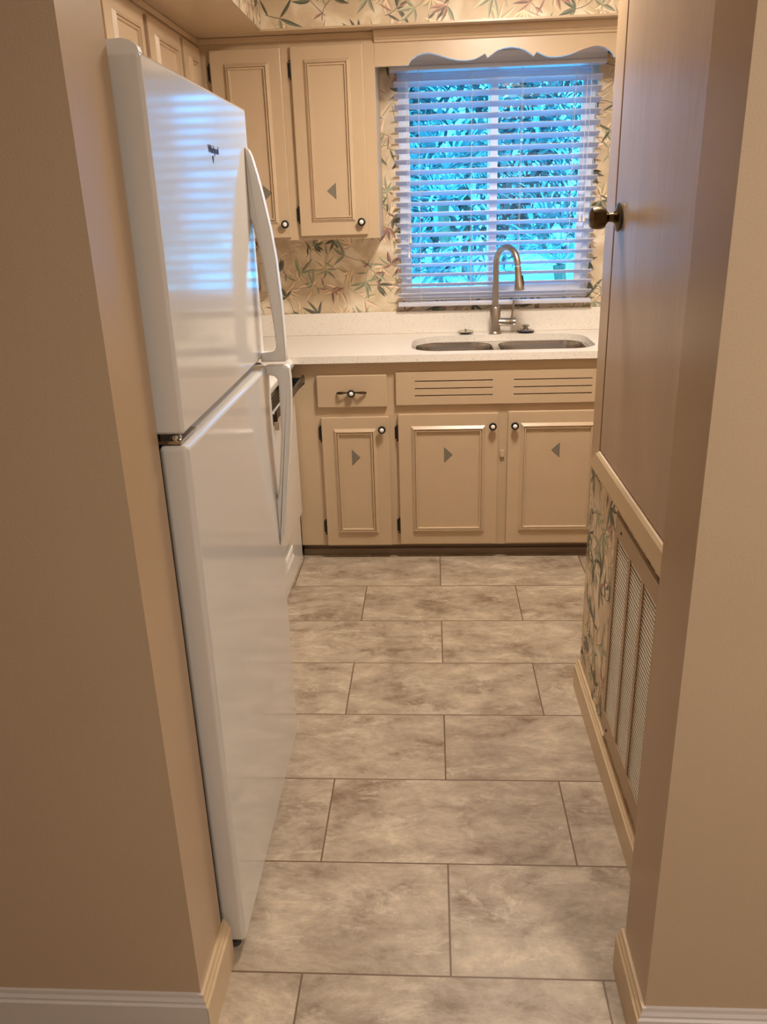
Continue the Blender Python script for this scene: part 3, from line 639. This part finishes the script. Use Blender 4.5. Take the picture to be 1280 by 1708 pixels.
# ------------------------------------------------------------------ lamps (fixtures)
for (x, y), lb in ((KL, 'round flush ceiling lamp in the kitchen'), (RL, 'round flush ceiling lamp in the near room')):
    t = thing('ceiling_lamp', lb, 'lamp', (x, y, H))
    part('canopy', lathe(bmesh.new(), [(.19, -.001), (.19, -.02), (.17, -.03)], (x, y, H), n=32), M['wtrim'], t, smooth=True)
    part('lamp_shade', lathe(bmesh.new(), [(.172, -.03), (.172, -.05), (.15, -.075), (.10, -.095), (.03, -.10)], (x, y, H), n=32), M['lamp'], t, smooth=True)

# ------------------------------------------------------------------ outdoors
gr = struct('ground_outside', B(-40, 60, YB+.15, 90, -.25, -.15), M['concrete'], label='pale paved yard outside the window'); gr['category'] = 'ground'
rnd = random.Random(3)
def blade(bm, p, d, L, wd_, droop):
    p = Vector(p); d = Vector(d).normalized(); s = d.cross(Vector((0, 0, 1)))
    s = s.normalized() if s.length > .01 else Vector((1, 0, 0)); n = 4; prev = None
    for k in range(n+1):
        t = k/n; q = p+d*L*t+Vector((0, 0, -droop*L*t*t)); wv = wd_*(1-t)**.6*(.5+min(t*2, .5))
        a, b_ = bm.verts.new(q-s*wv), bm.verts.new(q+s*wv)
        if prev: bm.faces.new((prev[0], prev[1], b_, a))
        prev = (a, b_)
def palm(x, y, z0, trunk, nf, L, lb):
    t = thing('palm_shrub', lb, 'palm', (x, y, z0), group='palms in the yard')
    if trunk > 0: part('trunk', tube(bmesh.new(), [(x, y, z0), (x+.05, y, z0+trunk*.5), (x, y, z0+trunk)], [.12, .09, .10], 10), M['trunk'], t)
    bm = bmesh.new(); top = Vector((x, y, z0+trunk))
    for i in range(nf):
        a = 2*PI*i/nf+rnd.uniform(-.2, .2); el = rnd.uniform(.1, 1.25); hd_ = Vector((math.cos(a)*math.cos(el), math.sin(a)*math.cos(el), math.sin(el)))
        c = top+hd_*L*.45; tube(bm, [top, c], .012, 4)
        u, v = basis(hd_)
        for k in range(11):
            f_ = (k-5)/5*1.35; dd = hd_*math.cos(f_)+u*math.sin(f_); blade(bm, c, dd, L*.6*rnd.uniform(.8, 1.1), .022*L, .35)
    part('fronds', bm, M['leafA'], t)
def bush(x, y, z0, rx, rz, n, m, nm, lb, leaf=.12, grp=None):
    bm = bmesh.new()
    for i in range(n):
        a = rnd.uniform(0, 2*PI); u = rnd.uniform(-.9, 1); r_ = rnd.uniform(.75, 1.05); s = math.sqrt(max(0, 1-u*u))
        p = Vector((x+rx*r_*s*math.cos(a), y+rx*.7*r_*s*math.sin(a), z0+rz*(1+u*r_)))
        d = Vector((rnd.uniform(-1, 1), rnd.uniform(-1, .3), rnd.uniform(-.6, 1))); blade(bm, p, d, leaf*rnd.uniform(.7, 1.6), leaf*.22, .3)
    t = thing(nm, lb, 'tree' if rz > 1.5 else 'shrub', (x, y, z0), group=grp); part('foliage', bm, m, t)
    part('stem', tube(bmesh.new(), [(x, y, z0), (x, y, z0+rz*1.4)], [.05*rz, .02*rz], 8), M['trunk'], t)
for (x, y, h, n, L) in ((-.3, 8.0, .7, 22, 1.15), (.45, 9.4, .35, 20, 1.1), (-1.2, 10, 1.4, 24, 1.4), (2.0, 13.5, .7, 22, 1.4), (4.2, 17, 1.6, 24, 1.8), (.2, 14.5, 1.7, 24, 1.6)):
    palm(x, y, -.15, h, n, L, 'fan leaved palm in the yard seen through the blind')
for i, (x, y, rx, rz) in enumerate(((-5.2, 21, 2.2, 2.6), (.9, 21.5, 2.2, 2.8), (7, 22.5, 2.2, 2.6), (13, 24, 2.2, 2.9), (-2.2, 31, 2.4, 3.3), (4.1, 32, 2.4, 3.4))):
    bush(x, y, -.15, rx, rz, 2600, M['leafB'] if i % 2 == 0 else M['leafC'], 'garden_tree', 'leafy tree beyond the paved yard seen through the blind', .42, 'trees beyond the yard')
for o in bpy.data.objects:
    if '_b' in o: del o['_b']
